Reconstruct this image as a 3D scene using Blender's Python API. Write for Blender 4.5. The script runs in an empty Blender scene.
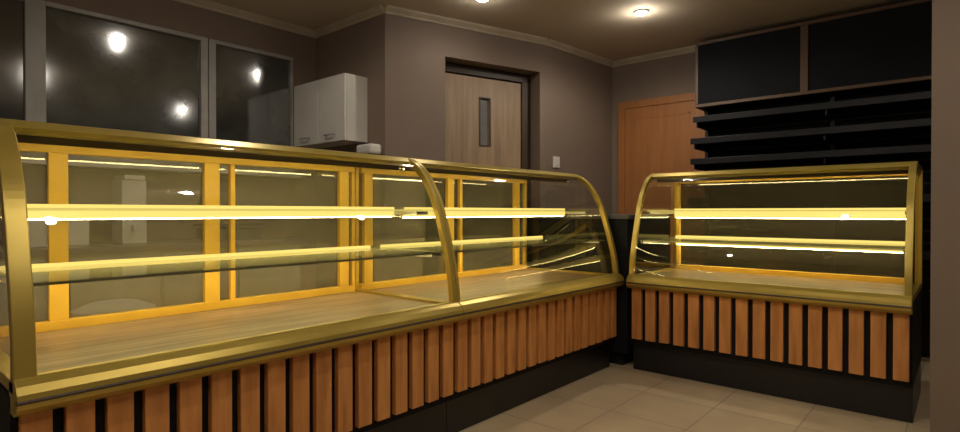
import bpy, bmesh, math, random
from mathutils import Vector, Matrix
random.seed(4)
S=bpy.context.scene
COL=S.collection
S.view_settings.view_transform='Standard'

# ---------------- materials ----------------
def new_mat(n):
    m=bpy.data.materials.new(n); m.use_nodes=True
    nt=m.node_tree; nt.nodes.clear()
    o=nt.nodes.new('ShaderNodeOutputMaterial')
    return m,nt,o
def pbr(n,c,rough=.5,metal=0,c2=None,scale=(1,1,1),nscale=5,bump=0,spec=.5,detail=6,ramp=(.35,.65)):
    m,nt,o=new_mat(n); N=nt.nodes; L=nt.links
    b=N.new('ShaderNodeBsdfPrincipled'); L.new(b.outputs[0],o.inputs[0])
    b.inputs['Base Color'].default_value=(*c,1); b.inputs['Roughness'].default_value=rough
    b.inputs['Metallic'].default_value=metal; b.inputs['Specular IOR Level'].default_value=spec
    if c2 is None: c2=tuple(x*.82 for x in c)
    tc=N.new('ShaderNodeTexCoord'); mp=N.new('ShaderNodeMapping'); mp.inputs['Scale'].default_value=scale
    L.new(tc.outputs['Object'],mp.inputs[0])
    nz=N.new('ShaderNodeTexNoise'); nz.inputs['Scale'].default_value=nscale; nz.inputs['Detail'].default_value=detail
    L.new(mp.outputs[0],nz.inputs[0])
    r=N.new('ShaderNodeValToRGB'); r.color_ramp.elements[0].position=ramp[0]; r.color_ramp.elements[1].position=ramp[1]
    r.color_ramp.elements[0].color=(*c2,1); r.color_ramp.elements[1].color=(*c,1)
    L.new(nz.outputs[0],r.inputs[0]); L.new(r.outputs[0],b.inputs['Base Color'])
    if bump:
        bp=N.new('ShaderNodeBump'); bp.inputs['Strength'].default_value=bump; bp.inputs['Distance'].default_value=.01
        L.new(nz.outputs[0],bp.inputs['Height']); L.new(bp.outputs[0],b.inputs['Normal'])
    return m
def emis(n,c,s):
    m,nt,o=new_mat(n); e=nt.nodes.new('ShaderNodeEmission'); e.inputs[0].default_value=(*c,1); e.inputs[1].default_value=s
    nt.links.new(e.outputs[0],o.inputs[0]); return m
def glass(n,tint=(1,1,1),refl=1.5,haze=0,hazec=(.8,.8,.75),rough=.0):
    m,nt,o=new_mat(n); N=nt.nodes; L=nt.links
    t=N.new('ShaderNodeBsdfTransparent'); t.inputs[0].default_value=(*tint,1)
    g=N.new('ShaderNodeBsdfGlossy'); g.inputs['Roughness'].default_value=rough
    f=N.new('ShaderNodeFresnel'); f.inputs[0].default_value=refl
    last=t
    if haze:
        d=N.new('ShaderNodeBsdfDiffuse'); d.inputs[0].default_value=(*hazec,1)
        mx=N.new('ShaderNodeMixShader'); mx.inputs[0].default_value=haze
        L.new(t.outputs[0],mx.inputs[1]); L.new(d.outputs[0],mx.inputs[2]); last=mx
    mx=N.new('ShaderNodeMixShader'); L.new(f.outputs[0],mx.inputs[0]); L.new(last.outputs[0],mx.inputs[1]); L.new(g.outputs[0],mx.inputs[2])
    L.new(mx.outputs[0],o.inputs[0]); return m

M_wall=pbr('wall_paint',(.215,.158,.120),.75,c2=(.20,.146,.11),nscale=2,bump=.03)
M_ceil=pbr('ceiling_paint',(.64,.55,.43),.8,c2=(.61,.52,.405),nscale=3)
M_trim=pbr('moulding_paint',(.52,.43,.31),.6)
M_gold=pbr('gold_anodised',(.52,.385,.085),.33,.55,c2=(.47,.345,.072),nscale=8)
M_goldlit=pbr('golden_profile_lit',(.90,.60,.09),.4,.1,c2=(.84,.54,.08),nscale=8)  # brighter copy of the gold, with the case lighting painted into its colour
M_black=pbr('black_laminate',(.012,.012,.014),.35,c2=(.009,.009,.010))
M_blackm=pbr('black_matte',(.009,.009,.010),.7,spec=.2)
M_slat=pbr('pine_slat',(.72,.31,.09),.45,c2=(.46,.18,.045),scale=(9,9,1.2),nscale=3,detail=8,bump=.05,ramp=(.3,.7))
M_deck=pbr('deck_laminate',(.36,.245,.17),.42,c2=(.19,.12,.08),scale=(1,14,14),nscale=2.5,detail=8)
M_door=pbr('door_oak',(.38,.26,.16),.5,c2=(.28,.19,.115),scale=(14,14,1),nscale=2)
M_door2=pbr('door_orange_wood',(.40,.16,.045),.45,c2=(.34,.13,.036),scale=(10,10,.8),nscale=2)
M_dark=pbr('dark_brown_frame',(.06,.036,.022),.5)
M_frame2=pbr('brown_wood_frame',(.13,.07,.035),.5,scale=(8,8,8))
M_white=pbr('white_lacquer',(.70,.67,.62),.35,c2=(.66,.63,.58))
M_pvc=pbr('window_pvc',(.38,.36,.33),.4)
M_steel=pbr('brushed_steel',(.5,.5,.5),.3,.9)
M_grey=pbr('grey_plastic',(.08,.08,.08),.4)
M_board=pbr('chalkboard',(.008,.009,.012),.7,c2=(.012,.012,.014),nscale=2,spec=.12)
M_glass=glass('case_glass',(.97,.98,.96),1.62)
M_shelf=glass('shelf_glass',(.80,.86,.76),1.5,haze=.22,hazec=(.75,.74,.45))
M_rear=glass('sliding_glass',(.88,.88,.84),1.45,haze=.14,hazec=(.8,.76,.62))
M_rear2=glass('sliding_glass_tinted',(.5,.5,.47),1.5,haze=.035,hazec=(.7,.66,.5))
M_led=emis('led_warm',(1,.78,.34),44)
M_ledbar=emis('led_diffuser',(1,.72,.18),1.25)
M_lamp=emis('lamp_lens',(1,.95,.86),110)
m,nt,o=new_mat('night_window_glass'); N=nt.nodes; L=nt.links
d=N.new('ShaderNodeBsdfDiffuse'); 
tc=N.new('ShaderNodeTexCoord'); nz=N.new('ShaderNodeTexNoise'); nz.inputs['Scale'].default_value=2.2; nz.inputs['Detail'].default_value=5; L.new(tc.outputs['Object'],nz.inputs[0])
r=N.new('ShaderNodeValToRGB'); r.color_ramp.elements[0].position=.35; r.color_ramp.elements[1].position=.7
r.color_ramp.elements[0].color=(.02,.023,.023,1); r.color_ramp.elements[1].color=(.10,.108,.10,1); L.new(nz.outputs[0],r.inputs[0]); L.new(r.outputs[0],d.inputs[0])  # mottled grey diffuse paints blurry reflections into the pane colour
g=N.new('ShaderNodeBsdfGlossy'); g.inputs['Roughness'].default_value=.09
mx=N.new('ShaderNodeMixShader'); mx.inputs[0].default_value=.20
L.new(d.outputs[0],mx.inputs[1]); L.new(g.outputs[0],mx.inputs[2]); L.new(mx.outputs[0],o.inputs[0]); M_night=m
m,nt,o=new_mat('floor_tiles'); N=nt.nodes; L=nt.links
b=N.new('ShaderNodeBsdfPrincipled'); b.inputs['Roughness'].default_value=.30; L.new(b.outputs[0],o.inputs[0])
tc=N.new('ShaderNodeTexCoord'); mp=N.new('ShaderNodeMapping'); mp.inputs['Location'].default_value=(.13,.2,0); L.new(tc.outputs['Object'],mp.inputs[0])
br=N.new('ShaderNodeTexBrick'); br.offset=0; br.inputs['Scale'].default_value=1; br.inputs['Brick Width'].default_value=.42; br.inputs['Row Height'].default_value=.42
br.inputs['Mortar Size'].default_value=.004
br.inputs['Color1'].default_value=(.72,.56,.35,1); br.inputs['Color2'].default_value=(.63,.49,.31,1); br.inputs['Mortar'].default_value=(.40,.32,.22,1)
L.new(mp.outputs[0],br.inputs[0])
nz=N.new('ShaderNodeTexNoise'); nz.inputs['Scale'].default_value=5; nz.inputs['Detail'].default_value=6; L.new(mp.outputs[0],nz.inputs[0])
mc=N.new('ShaderNodeMixRGB'); mc.blend_type='MULTIPLY'; mc.inputs[0].default_value=.3; L.new(br.outputs[0],mc.inputs[1]); L.new(nz.outputs[0],mc.inputs[2]); L.new(mc.outputs[0],b.inputs['Base Color'])
M_floor=m

# ---------------- geometry helpers ----------------
def finish(bm,name,mat,parent=None,smooth=False,bevel=0):
    bmesh.ops.recalc_face_normals(bm,faces=bm.faces)
    me=bpy.data.meshes.new(name); bm.to_mesh(me); bm.free()
    ob=bpy.data.objects.new(name,me); COL.objects.link(ob)
    me.materials.append(mat)
    if smooth:
        for p in me.polygons: p.use_smooth=True
    if bevel:
        mo=ob.modifiers.new('bevel','BEVEL'); mo.width=bevel; mo.segments=2; mo.limit_method='ANGLE'
    if parent: ob.parent=parent
    return ob
def addbox(bm,a,b):
    x0,y0,z0=a; x1,y1,z1=b
    v=[bm.verts.new(p) for p in [(x0,y0,z0),(x1,y0,z0),(x1,y1,z0),(x0,y1,z0),(x0,y0,z1),(x1,y0,z1),(x1,y1,z1),(x0,y1,z1)]]
    for f in [(0,3,2,1),(4,5,6,7),(0,1,5,4),(1,2,6,5),(2,3,7,6),(3,0,4,7)]: bm.faces.new([v[i] for i in f])
def boxes(name,lst,mat,parent=None,bevel=0):
    bm=bmesh.new()
    for a,b in lst: addbox(bm,a,b)
    return finish(bm,name,mat,parent,bevel=bevel)
def extr(name,prof,x0,x1,mat,parent=None,closed=True,smooth=False,bevel=0):
    """extrude (y,z) profile along x"""
    bm=bmesh.new()
    A=[bm.verts.new((x0,y,z)) for y,z in prof]; B=[bm.verts.new((x1,y,z)) for y,z in prof]
    n=len(prof)
    for i in range(n if closed else n-1):
        j=(i+1)%n; bm.faces.new([A[i],A[j],B[j],B[i]])
    if closed: bm.faces.new(A[::-1]); bm.faces.new(B)
    return finish(bm,name,mat,parent,smooth,bevel)
def empty(name,loc=(0,0,0),rz=0):
    e=bpy.data.objects.new(name,None); COL.objects.link(e); e.location=loc; e.rotation_euler=(0,0,rz); e.empty_display_size=.2; return e
def cyl(bm,c,r1,r2,h,seg=32,cap=True):
    bmesh.ops.create_cone(bm,cap_ends=cap,segments=seg,radius1=r1,radius2=r2,depth=h,matrix=Matrix.Translation((c[0],c[1],c[2]+h/2)))

ctrl=[(0,.665),(.012,.77),(.033,.868),(.065,.98),(.115,1.134),(.16,1.22),(.215,1.295),(.275,1.345),(.345,1.375)]
def catmull(P,k=5):
    out=[]
    for i in range(len(P)-1):
        p0=P[max(i-1,0)];p1=P[i];p2=P[i+1];p3=P[min(i+2,len(P)-1)]
        for s in range(k):
            t=s/k
            out.append(tuple(.5*((2*p1[a])+(-p0[a]+p2[a])*t+(2*p0[a]-5*p1[a]+4*p2[a]-p3[a])*t*t+(-p0[a]+3*p1[a]-3*p2[a]+p3[a])*t**3) for a in (0,1)))
    out.append(P[-1]); return out
ARC=catmull(ctrl)
def offs(P,d):
    out=[]
    for i,p in enumerate(P):
        a=P[max(i-1,0)]; b=P[min(i+1,len(P)-1)]
        t=Vector((b[0]-a[0],b[1]-a[1])).normalized(); out.append((p[0]-t.y*d,p[1]+t.x*d))
    return out
DZ=.65; REAR=.83; TOP=1.375

def display_case(loc,rz,Lc,posts,bar_up,bar_lo,first=.045,last=.03,rear=None,bh=.030):
    R=empty('display_case',loc,rz)
    boxes('carcass',[((0,.035,.19),(Lc,REAR-.02,DZ-.03))],M_blackm,R)
    boxes('plinth',[((.0,.07,0),(Lc,REAR-.08,.19))],M_black,R)
    n=int(round(Lc/.1)); p=Lc/n; L=[]
    for i in range(n):
        x=i*p+p*.17; L.append(((x,.008,.225+random.uniform(-.002,.002)),(x+p*.70,.036,.59)))
    boxes('wood_slats',L,M_slat,R,bevel=.003)
    bp=[(.0,.672),(-.012,.668),(-.03,.655),(-.043,.636),(-.047,.615),(-.042,.598),(-.028,.584),(-.005,.574),(.05,.574),(.05,.655),(.02,.672)]
    extr('front_bumper',bp,0,Lc,M_gold,R,smooth=False,bevel=.003)
    extr('bumper_groove',[(-.049,.622),(-.051,.618),(-.049,.613),(-.03,.613),(-.03,.622)],0,Lc,M_dark,R)
    boxes('deck',[((.02,.02,DZ-.03),(Lc-.02,REAR-.03,DZ))],M_deck,R)
    extr('curved_front_glass',offs(ARC,-.004),first,Lc-last,M_glass,R,closed=False,smooth=True)
    for k,(x0,x1) in enumerate([(0,first),(Lc-last,Lc)]):
        A=offs(ARC,.004); B=offs(ARC,-.030)
        extr('end_rail_%d'%(k+1),A+B[::-1],x0,x1,M_gold,R,bevel=.003)
        xm=(x0+x1)/2
        boxes('end_bottom_rail_%d'%(k+1),[((x0,.0,DZ-.02),(x1,REAR,DZ+.012))],M_gold,R,bevel=.002)
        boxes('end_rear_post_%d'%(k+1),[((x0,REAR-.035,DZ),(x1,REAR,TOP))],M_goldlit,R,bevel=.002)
        bm=bmesh.new(); I=offs(ARC,-.028)
        pts=I+[(REAR-.03,TOP-.02),(REAR-.03,DZ)]
        bm.faces.new([bm.verts.new((xm,y,z)) for y,z in pts])
        finish(bm,'side_glass_%d'%(k+1),M_glass,R)
    extr('top_rail',[(.30,1.355),(.34,1.379),(.375,1.385),(.40,1.383),(.40,1.345),(.36,1.338),(.31,1.34)],0,Lc,M_gold,R,bevel=.002)
    boxes('top_panel',[((.0,.40,1.357),(Lc,REAR,1.377))],M_dark,R)
    boxes('top_valance',[((first,.395,1.318),(Lc-last,.405,1.357))],M_dark,R)
    boxes('top_led_channel',[((first,.41,1.332),(Lc-last,.45,1.357))],M_gold,R)
    boxes('top_led_strip',[((first+.02,.42,1.327),(Lc-last-.02,.435,1.332))],M_led,R)
    PL=[]
    for a,b in posts: PL.append(((a,REAR-.05,DZ+.03),(b,REAR-.025,TOP-.045)))
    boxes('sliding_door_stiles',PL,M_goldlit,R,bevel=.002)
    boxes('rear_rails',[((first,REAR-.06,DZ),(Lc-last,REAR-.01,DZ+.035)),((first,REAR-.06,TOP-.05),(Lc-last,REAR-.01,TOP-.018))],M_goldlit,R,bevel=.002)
    boxes('sliding_door_glass',[((first,REAR-.022,DZ+.03),(Lc-last,REAR-.018,TOP-.045))],rear or M_rear,R)
    def shelf(nm,z,y0,y1,yb,bh):
        boxes(nm+'_glass',[((first+.01,y0,z-.004),(Lc-last-.01,y1,z+.004))],M_shelf,R)
        boxes(nm+'_profile',[((first+.01,yb,z-bh),(Lc-last-.01,yb+.03,z-.0045))],M_gold,R,bevel=.002)
        boxes(nm+'_light_bar',[((first+.012,yb-.006,z-bh),(Lc-last-.012,yb-.0005,z+.018))],M_ledbar,R)
        boxes(nm+'_led',[((first+.02,yb+.008,z-bh-.004),(Lc-last-.02,yb+.02,z-bh-.0005))],M_led,R)
        B=[]
        for x in (first+.002,Lc-last-.014):
            B.append(((x,y0+.04,z-.022),(x+.012,y1,z-.005)))
        boxes(nm+'_brackets',B,M_steel,R)
    shelf('upper_shelf',1.108,.20,.74,bar_up,bh)
    shelf('lower_shelf',.90,.09,.76,bar_lo,bh)
    return R

LY=1.84
display_case((.298,LY,0),0,1.655,[(.235,.297),(.81,.879),(.93,.952),(1.54,1.60)],.42,.62,first=.05,last=.022)
display_case((1.957,LY,0),0,1.655,[(.05,.11),(.74,.80),(.86,.885),(1.48,1.54)],.42,.62,first=.022,last=.03,bh=.036)
display_case((3.60,1.755,0),-math.pi/2,1.555,[(.02,.05)],.70,.72,first=.03,last=.035,rear=M_rear2,bh=.05)

cc=empty('corner_counter',(0,0,0))
boxes('cabinet_body',[((3.645,1.79,.1),(4.40,2.66,1.05))],M_blackm,cc,bevel=.004)
boxes('counter_top',[((3.635,1.775,1.05),(4.41,2.67,1.08))],M_grey,cc,bevel=.004)
boxes('kick_plate',[((3.70,1.85,0),(4.38,2.62,.1))],M_black,cc)

# ---------------- room ----------------
H=2.7
def wallseg(name,p,q,z0=0,z1=H,th=.12,mat=None):
    p=Vector(p);q=Vector(q); d=(q-p).normalized(); n=Vector((-d.y,d.x))*th
    bm=bmesh.new()
    P=[p,q,q+n,p+n]
    a=[bm.verts.new((v.x,v.y,z0)) for v in P]; b=[bm.verts.new((v.x,v.y,z1)) for v in P]
    bm.faces.new(a[::-1]); bm.faces.new(b)
    for i in range(4): bm.faces.new([a[i],a[(i+1)%4],b[(i+1)%4],b[i]])
    return finish(bm,name,mat or M_wall)
boxes('floor',[((-2.2,-2.2,-.1),(5.6,4.6,0))],M_floor)
boxes('ceiling',[((-2.2,-2.2,H),(5.6,4.6,H+.1))],M_ceil)
P0=(2.82,3.42); P1=(4.33,2.95); P2=(5.46,2.86)
WY=4.38
wallseg('wall_east',P2,(5.46,-2.1),th=.14)
wallseg('wall_north',P1,P2,th=.14)
dv=(Vector(P1)-Vector(P0)); Ld=dv.length
a=Vector(P0)+dv*.335; b=Vector(P0)+dv*.961
wd=empty('wall_diagonal')
for nm,p,q,z0,z1 in [('pier_1',P0,a,0,H),('pier_2',b,P1,0,H),('lintel',a,b,2.39,H)]:
    o=wallseg(nm,tuple(p),tuple(q),z0,z1,.25); o.parent=wd
wallseg('wall_return',(2.82,WY),P0,th=.10)
ww=empty('wall_window')
SILL=1.42; WT=2.43
o=wallseg('parapet',(-2.1,WY),(2.95,WY),0,SILL,.2); o.parent=ww
o=wallseg('header',(-2.1,WY),(2.95,WY),WT,H,.2); o.parent=ww
o=wallseg('pier',(2.60,WY),(2.95,WY),SILL,WT,.2); o.parent=ww
wallseg('wall_west',(-2.1,-2.1),(-2.1,4.5),th=.1)
wallseg('wall_south',(5.5,-2.1),(-2.1,-2.1),th=.1)
boxes('wall_right',[((3.0,-2.1,0),(3.13,.108,H))],M_wall)
def crown(name,p,q,inv=1):
    p=Vector(p);q=Vector(q); d=(q-p); L=d.length; ang=math.atan2(d.y,d.x)
    o=extr(name,[(0,H-.055),(-.010,H-.055),(-.015,H-.04),(-.028,H-.028),(-.042,H-.015),(-.048,H-.001),(0,H-.001)],0,L,M_trim)
    o.location=(p.x,p.y,0); o.rotation_euler=(0,0,ang); return o
crown('trim_1',P2,(5.46,-2.1)); crown('trim_2',P1,P2); crown('trim_3',P0,P1); crown('trim_4',(2.82,WY),P0); crown('trim_5',(-2.1,WY),(2.82,WY))

wx=[(-1.2,.79),(.87,1.84),(1.93,2.60)]
for i,(x0,x1) in enumerate(wx):
    W=empty('window_%d'%(i+1))
    fr=[]
    fr+= [((x0-.042,WY+.0,SILL),(x0+.012,WY+.07,WT)),((x1-.012,WY,SILL),(x1+.042 if i<2 else x1,WY+.07,WT)),((x0+.012,WY,SILL),(x1-.012,WY+.07,SILL+.05)),((x0+.012,WY,WT-.03),(x1-.012,WY+.07,WT))]
    boxes('frame',fr,M_pvc,W,bevel=.003)
    boxes('pane',[((x0+.01,WY+.03,SILL+.04),(x1-.01,WY+.04,WT-.02))],M_night,W)
boxes('window_sill',[((-1.2,WY-.14,SILL-.03),(2.6,WY-.001,SILL))],M_white,bevel=.005)

ang=math.atan2(dv.y,dv.x); OW=(b-a).length
D=empty('door_1',(a.x,a.y,0),ang)
dy=.16
boxes('jambs',[((.0,dy-.02,0),(.03,dy+.07,2.36)),((OW-.10,dy-.02,0),(OW,dy+.07,2.36)),((0,dy-.02,2.31),(OW,dy+.07,2.385))],M_dark,D,bevel=.003)
lw0,lw1=.032,OW-.102
gx0,gx1=.44,.54
boxes('leaf',[((lw0,dy,.01),(gx0,dy+.045,2.30)),((gx1,dy,.01),(lw1,dy+.045,2.30)),((gx0,dy,.01),(gx1,dy+.045,1.70)),((gx0,dy,2.12),(gx1,dy+.045,2.30))],M_door,D)
boxes('glazing_bead',[((gx0-.012,dy-.006,1.69),(gx0,dy,2.13)),((gx1,dy-.006,1.69),(gx1+.012,dy,2.13)),((gx0,dy-.006,1.69),(gx1,dy,1.70)),((gx0,dy-.006,2.12),(gx1,dy,2.13))],M_dark,D)
boxes('glass_insert',[((gx0,dy+.02,1.70),(gx1,dy+.025,2.12))],pbr('frosted_glass',(.20,.195,.185),.2),D)
boxes('handle',[((.12,dy-.05,1.03),(.24,dy-.035,1.05)),((.12,dy-.05,1.03),(.135,dy,1.05))],M_steel,D,bevel=.003)
boxes('backing',[((0,dy+.075,0),(OW,dy+.085,2.385))],M_dark,D)

D=empty('door_2')
X=5.459
boxes('frame',[((X-.03,2.70,0),(X,2.775,2.25)),((X-.03,1.85,0),(X,1.925,2.25)),((X-.03,1.925,2.18),(X,2.70,2.25))],M_door2,D)
boxes('leaf',[((X-.018,1.925,.01),(X-.002,2.70,2.18))],M_door2,D,bevel=.002)
boxes('panel_moulding',[((X-.022,2.02,1.2),(X-.018,2.60,1.215)),((X-.022,2.02,2.06),(X-.018,2.60,2.075)),((X-.022,2.02,1.2),(X-.018,2.035,2.07)),((X-.022,2.585,1.2),(X-.018,2.60,2.07))],M_door2,D)
boxes('handle',[((X-.07,1.99,1.04),(X-.055,2.10,1.06)),((X-.07,1.985,1.04),(X-.018,2.0,1.06))],M_steel,D,bevel=.003)

B=empty('menu_board')
y0,y1=.14,1.885; zb,zt=2.06,2.655; xf=5.20; ym=1.0
boxes('box_body',[((xf+.02,y0,zb),(5.455,y1,zt))],M_blackm,B)
fw=.028
boxes('frame',[((xf,y0,zb),(xf+.03,y1,zb+fw)),((xf,y0,zt-fw),(xf+.03,y1,zt)),((xf,y0,zb+fw),(xf+.03,y0+fw,zt-fw)),((xf,y1-fw,zb+fw),(xf+.03,y1,zt-fw)),((xf,ym-fw,zb+fw),(xf+.03,ym+fw,zt-fw))],M_frame2,B,bevel=.003)
boxes('board_surface',[((xf+.012,y0+fw,zb+fw),(xf+.019,ym-fw,zt-fw)),((xf+.012,ym+fw,zb+fw),(xf+.019,y1-fw,zt-fw))],M_board,B)

Sx=empty('wall_shelving')
y0,y1=-.2,1.85
boxes('back_panel',[((5.40,y0,0),(5.455,y1,2.05))],M_blackm,Sx)
boxes('back_slots',[((5.392,y0,z),(5.40,y1,z+.012)) for z in [i*.09+.5 for i in range(17)]],M_black,Sx)
L=[];br=[];lip=[]
for z,xx in [(1.93,5.06),(1.73,5.0),(1.55,5.0),(1.2,4.95),(.8,4.95)]:
    L.append(((xx,y0,z-.012),(5.392,y1,z+.012)))
    lip.append(((xx-.008,y0,z-.03),(xx,y1,z+.022)))
    for yy in (y0+.02,.82,y1-.03): br.append(((xx+.03,yy,z-.07),(5.392,yy+.012,z-.012)))
boxes('shelves',L,M_black,Sx); boxes('shelf_fronts',lip,pbr('satin_black',(.010,.010,.012),.4,spec=.3),Sx,bevel=.002); boxes('brackets',br,M_black,Sx)
boxes('uprights',[((5.36,yy,0),(5.392,yy+.03,2.05)) for yy in (y0,.81,y1-.03)],M_black,Sx)

C=empty('wall_cabinet')
cx0,cx1=2.60,2.818; cy0,cy1=3.64,4.37; cz0,cz1=1.66,2.18
boxes('carcass',[((cx0+.018,cy0,cz0),(cx1,cy1,cz1))],M_white,C)
cm=(cy0+cy1)/2
boxes('doors',[((cx0,cy0,cz0),(cx0+.017,cm-.002,cz1)),((cx0,cm+.002,cz0),(cx0+.017,cy1,cz1))],M_white,C,bevel=.003)
hl=[]
for c in (cm-.18,cm+.18): hl+=[((cx0-.03,c-.06,cz0+.05),(cx0-.022,c+.06,cz0+.058)),((cx0-.03,c-.06,cz0+.05),(cx0,c-.052,cz0+.058)),((cx0-.03,c+.052,cz0+.05),(cx0,c+.06,cz0+.058))]
boxes('handles',hl,M_steel,C)

T=empty('paper_towel_dispenser')
boxes('housing',[((2.70,3.45,1.55),(2.8199,3.64,1.63))],M_white,T,bevel=.02)
boxes('cutter',[((2.71,3.46,1.54),(2.80,3.63,1.55))],M_grey,T)
sd=(Vector(P2)-Vector(P1)); sa=math.atan2(sd.y,sd.x)
K=empty('light_switch',(4.44,2.94,0),sa)
boxes('plate',[((0,-.012,1.52),(.095,-.0,1.625))],M_white,K,bevel=.003)
boxes('rocker',[((.02,-.018,1.545),(.075,-.012,1.60))],M_white,K,bevel=.002)

Wc=empty('work_counter')
boxes('body',[((-.6,3.78,.1),(2.3,4.37,.86))],pbr('grey_laminate',(.28,.26,.22),.5),Wc)
boxes('fronts',[((-.58+i*.48,3.762,.13),(-.12+i*.48,3.78,.84)) for i in range(6)],pbr('taupe_fronts',(.36,.33,.27),.5),Wc,bevel=.003)
boxes('worktop',[((-.62,3.75,.86),(2.32,4.375,.90))],pbr('worktop',(.24,.2,.16),.4),Wc,bevel=.004)
boxes('kick',[((-.58,3.83,0),(2.28,4.3,.1))],M_black,Wc)
bm=bmesh.new(); cyl(bm,(.90,3.15,0),.135,.165,.60); cyl(bm,(.90,3.15,.60),.175,.175,.03); cyl(bm,(.90,3.15,.63),.17,.10,.03)
finish(bm,'waste_bin',pbr('bright_white_plastic',(.9,.9,.88),.4),bevel=.004)
bm=bmesh.new(); addbox(bm,(1.17,3.95,.90),(1.31,4.15,1.30)); addbox(bm,(1.18,3.94,1.30),(1.30,4.14,1.33)); addbox(bm,(1.22,3.91,.98),(1.26,3.95,1.02)); finish(bm,'water_boiler',M_white,bevel=.006)
bm=bmesh.new(); addbox(bm,(.70,3.95,.90),(1.0,4.25,1.12)); addbox(bm,(.69,3.94,1.12),(1.01,4.26,1.14)); addbox(bm,(.80,3.93,1.0),(.90,3.95,1.02))
finish(bm,'storage_box',M_white,bevel=.006)
bm=bmesh.new(); addbox(bm,(1.72,3.9,.90),(2.05,4.2,.98)); addbox(bm,(1.70,3.88,1.0),(2.07,4.22,1.015)); addbox(bm,(1.85,4.03,.98),(1.92,4.1,1.0)); addbox(bm,(1.86,4.2,.98),(1.91,4.24,1.25)); addbox(bm,(1.80,4.19,1.25),(1.97,4.25,1.33))
finish(bm,'kitchen_scale',M_grey,bevel=.004)

# ---------------- lights ----------------
def downlight(x,y,p):
    E=empty('ceiling_spotlight',(x,y,H))
    bm=bmesh.new(); bmesh.ops.create_cone(bm,cap_ends=False,segments=32,radius1=.058,radius2=.042,depth=.012,matrix=Matrix.Translation((0,0,-.007)))
    bmesh.ops.create_cone(bm,cap_ends=True,segments=32,radius1=.042,radius2=.042,depth=.002,matrix=Matrix.Translation((0,0,-.003)))
    finish(bm,'bezel',M_steel,E)
    bm=bmesh.new(); bmesh.ops.create_uvsphere(bm,u_segments=24,v_segments=12,radius=.036,matrix=Matrix.Translation((0,0,-.014))@Matrix.Diagonal((1,1,.5,1)))
    finish(bm,'lens',M_lamp,E,smooth=True)
    l=bpy.data.lights.new('lamp','SPOT'); l.energy=p; l.color=(1,.90,.75); l.shadow_soft_size=.03; l.spot_size=math.radians(172); l.spot_blend=.5
    o=bpy.data.objects.new('lamp',l); COL.objects.link(o); o.parent=E; o.location=(0,0,-.05)
    l=bpy.data.lights.new('lamp_spill','POINT'); l.energy=p*.08; l.color=(1,.90,.75); l.shadow_soft_size=.03
    o=bpy.data.objects.new('lamp_spill',l); COL.objects.link(o); o.parent=E; o.location=(0,0,-.10)
for x,y,p in [(4.23,1.96,30),(3.18,2.73,6),(1.70,2.98,16),(1.5,.88,35),(.95,-.25,28),(3.5,-.25,15),(-.9,.2,22),(-1,2.6,9)]:
    downlight(x,y,p)

w=bpy.data.worlds.new('world'); S.world=w; w.use_nodes=True
w.node_tree.nodes['Background'].inputs[0].default_value=(.02,.025,.04,1); w.node_tree.nodes['Background'].inputs[1].default_value=.3

cam=bpy.data.cameras.new('camera'); co=bpy.data.objects.new('camera',cam); COL.objects.link(co)
co.location=(0,0,1.1); co.rotation_euler=(math.radians(90-.41),0,math.radians(40.9-90))
cam.sensor_width=36; cam.lens=21; cam.clip_start=.02
S.camera=co
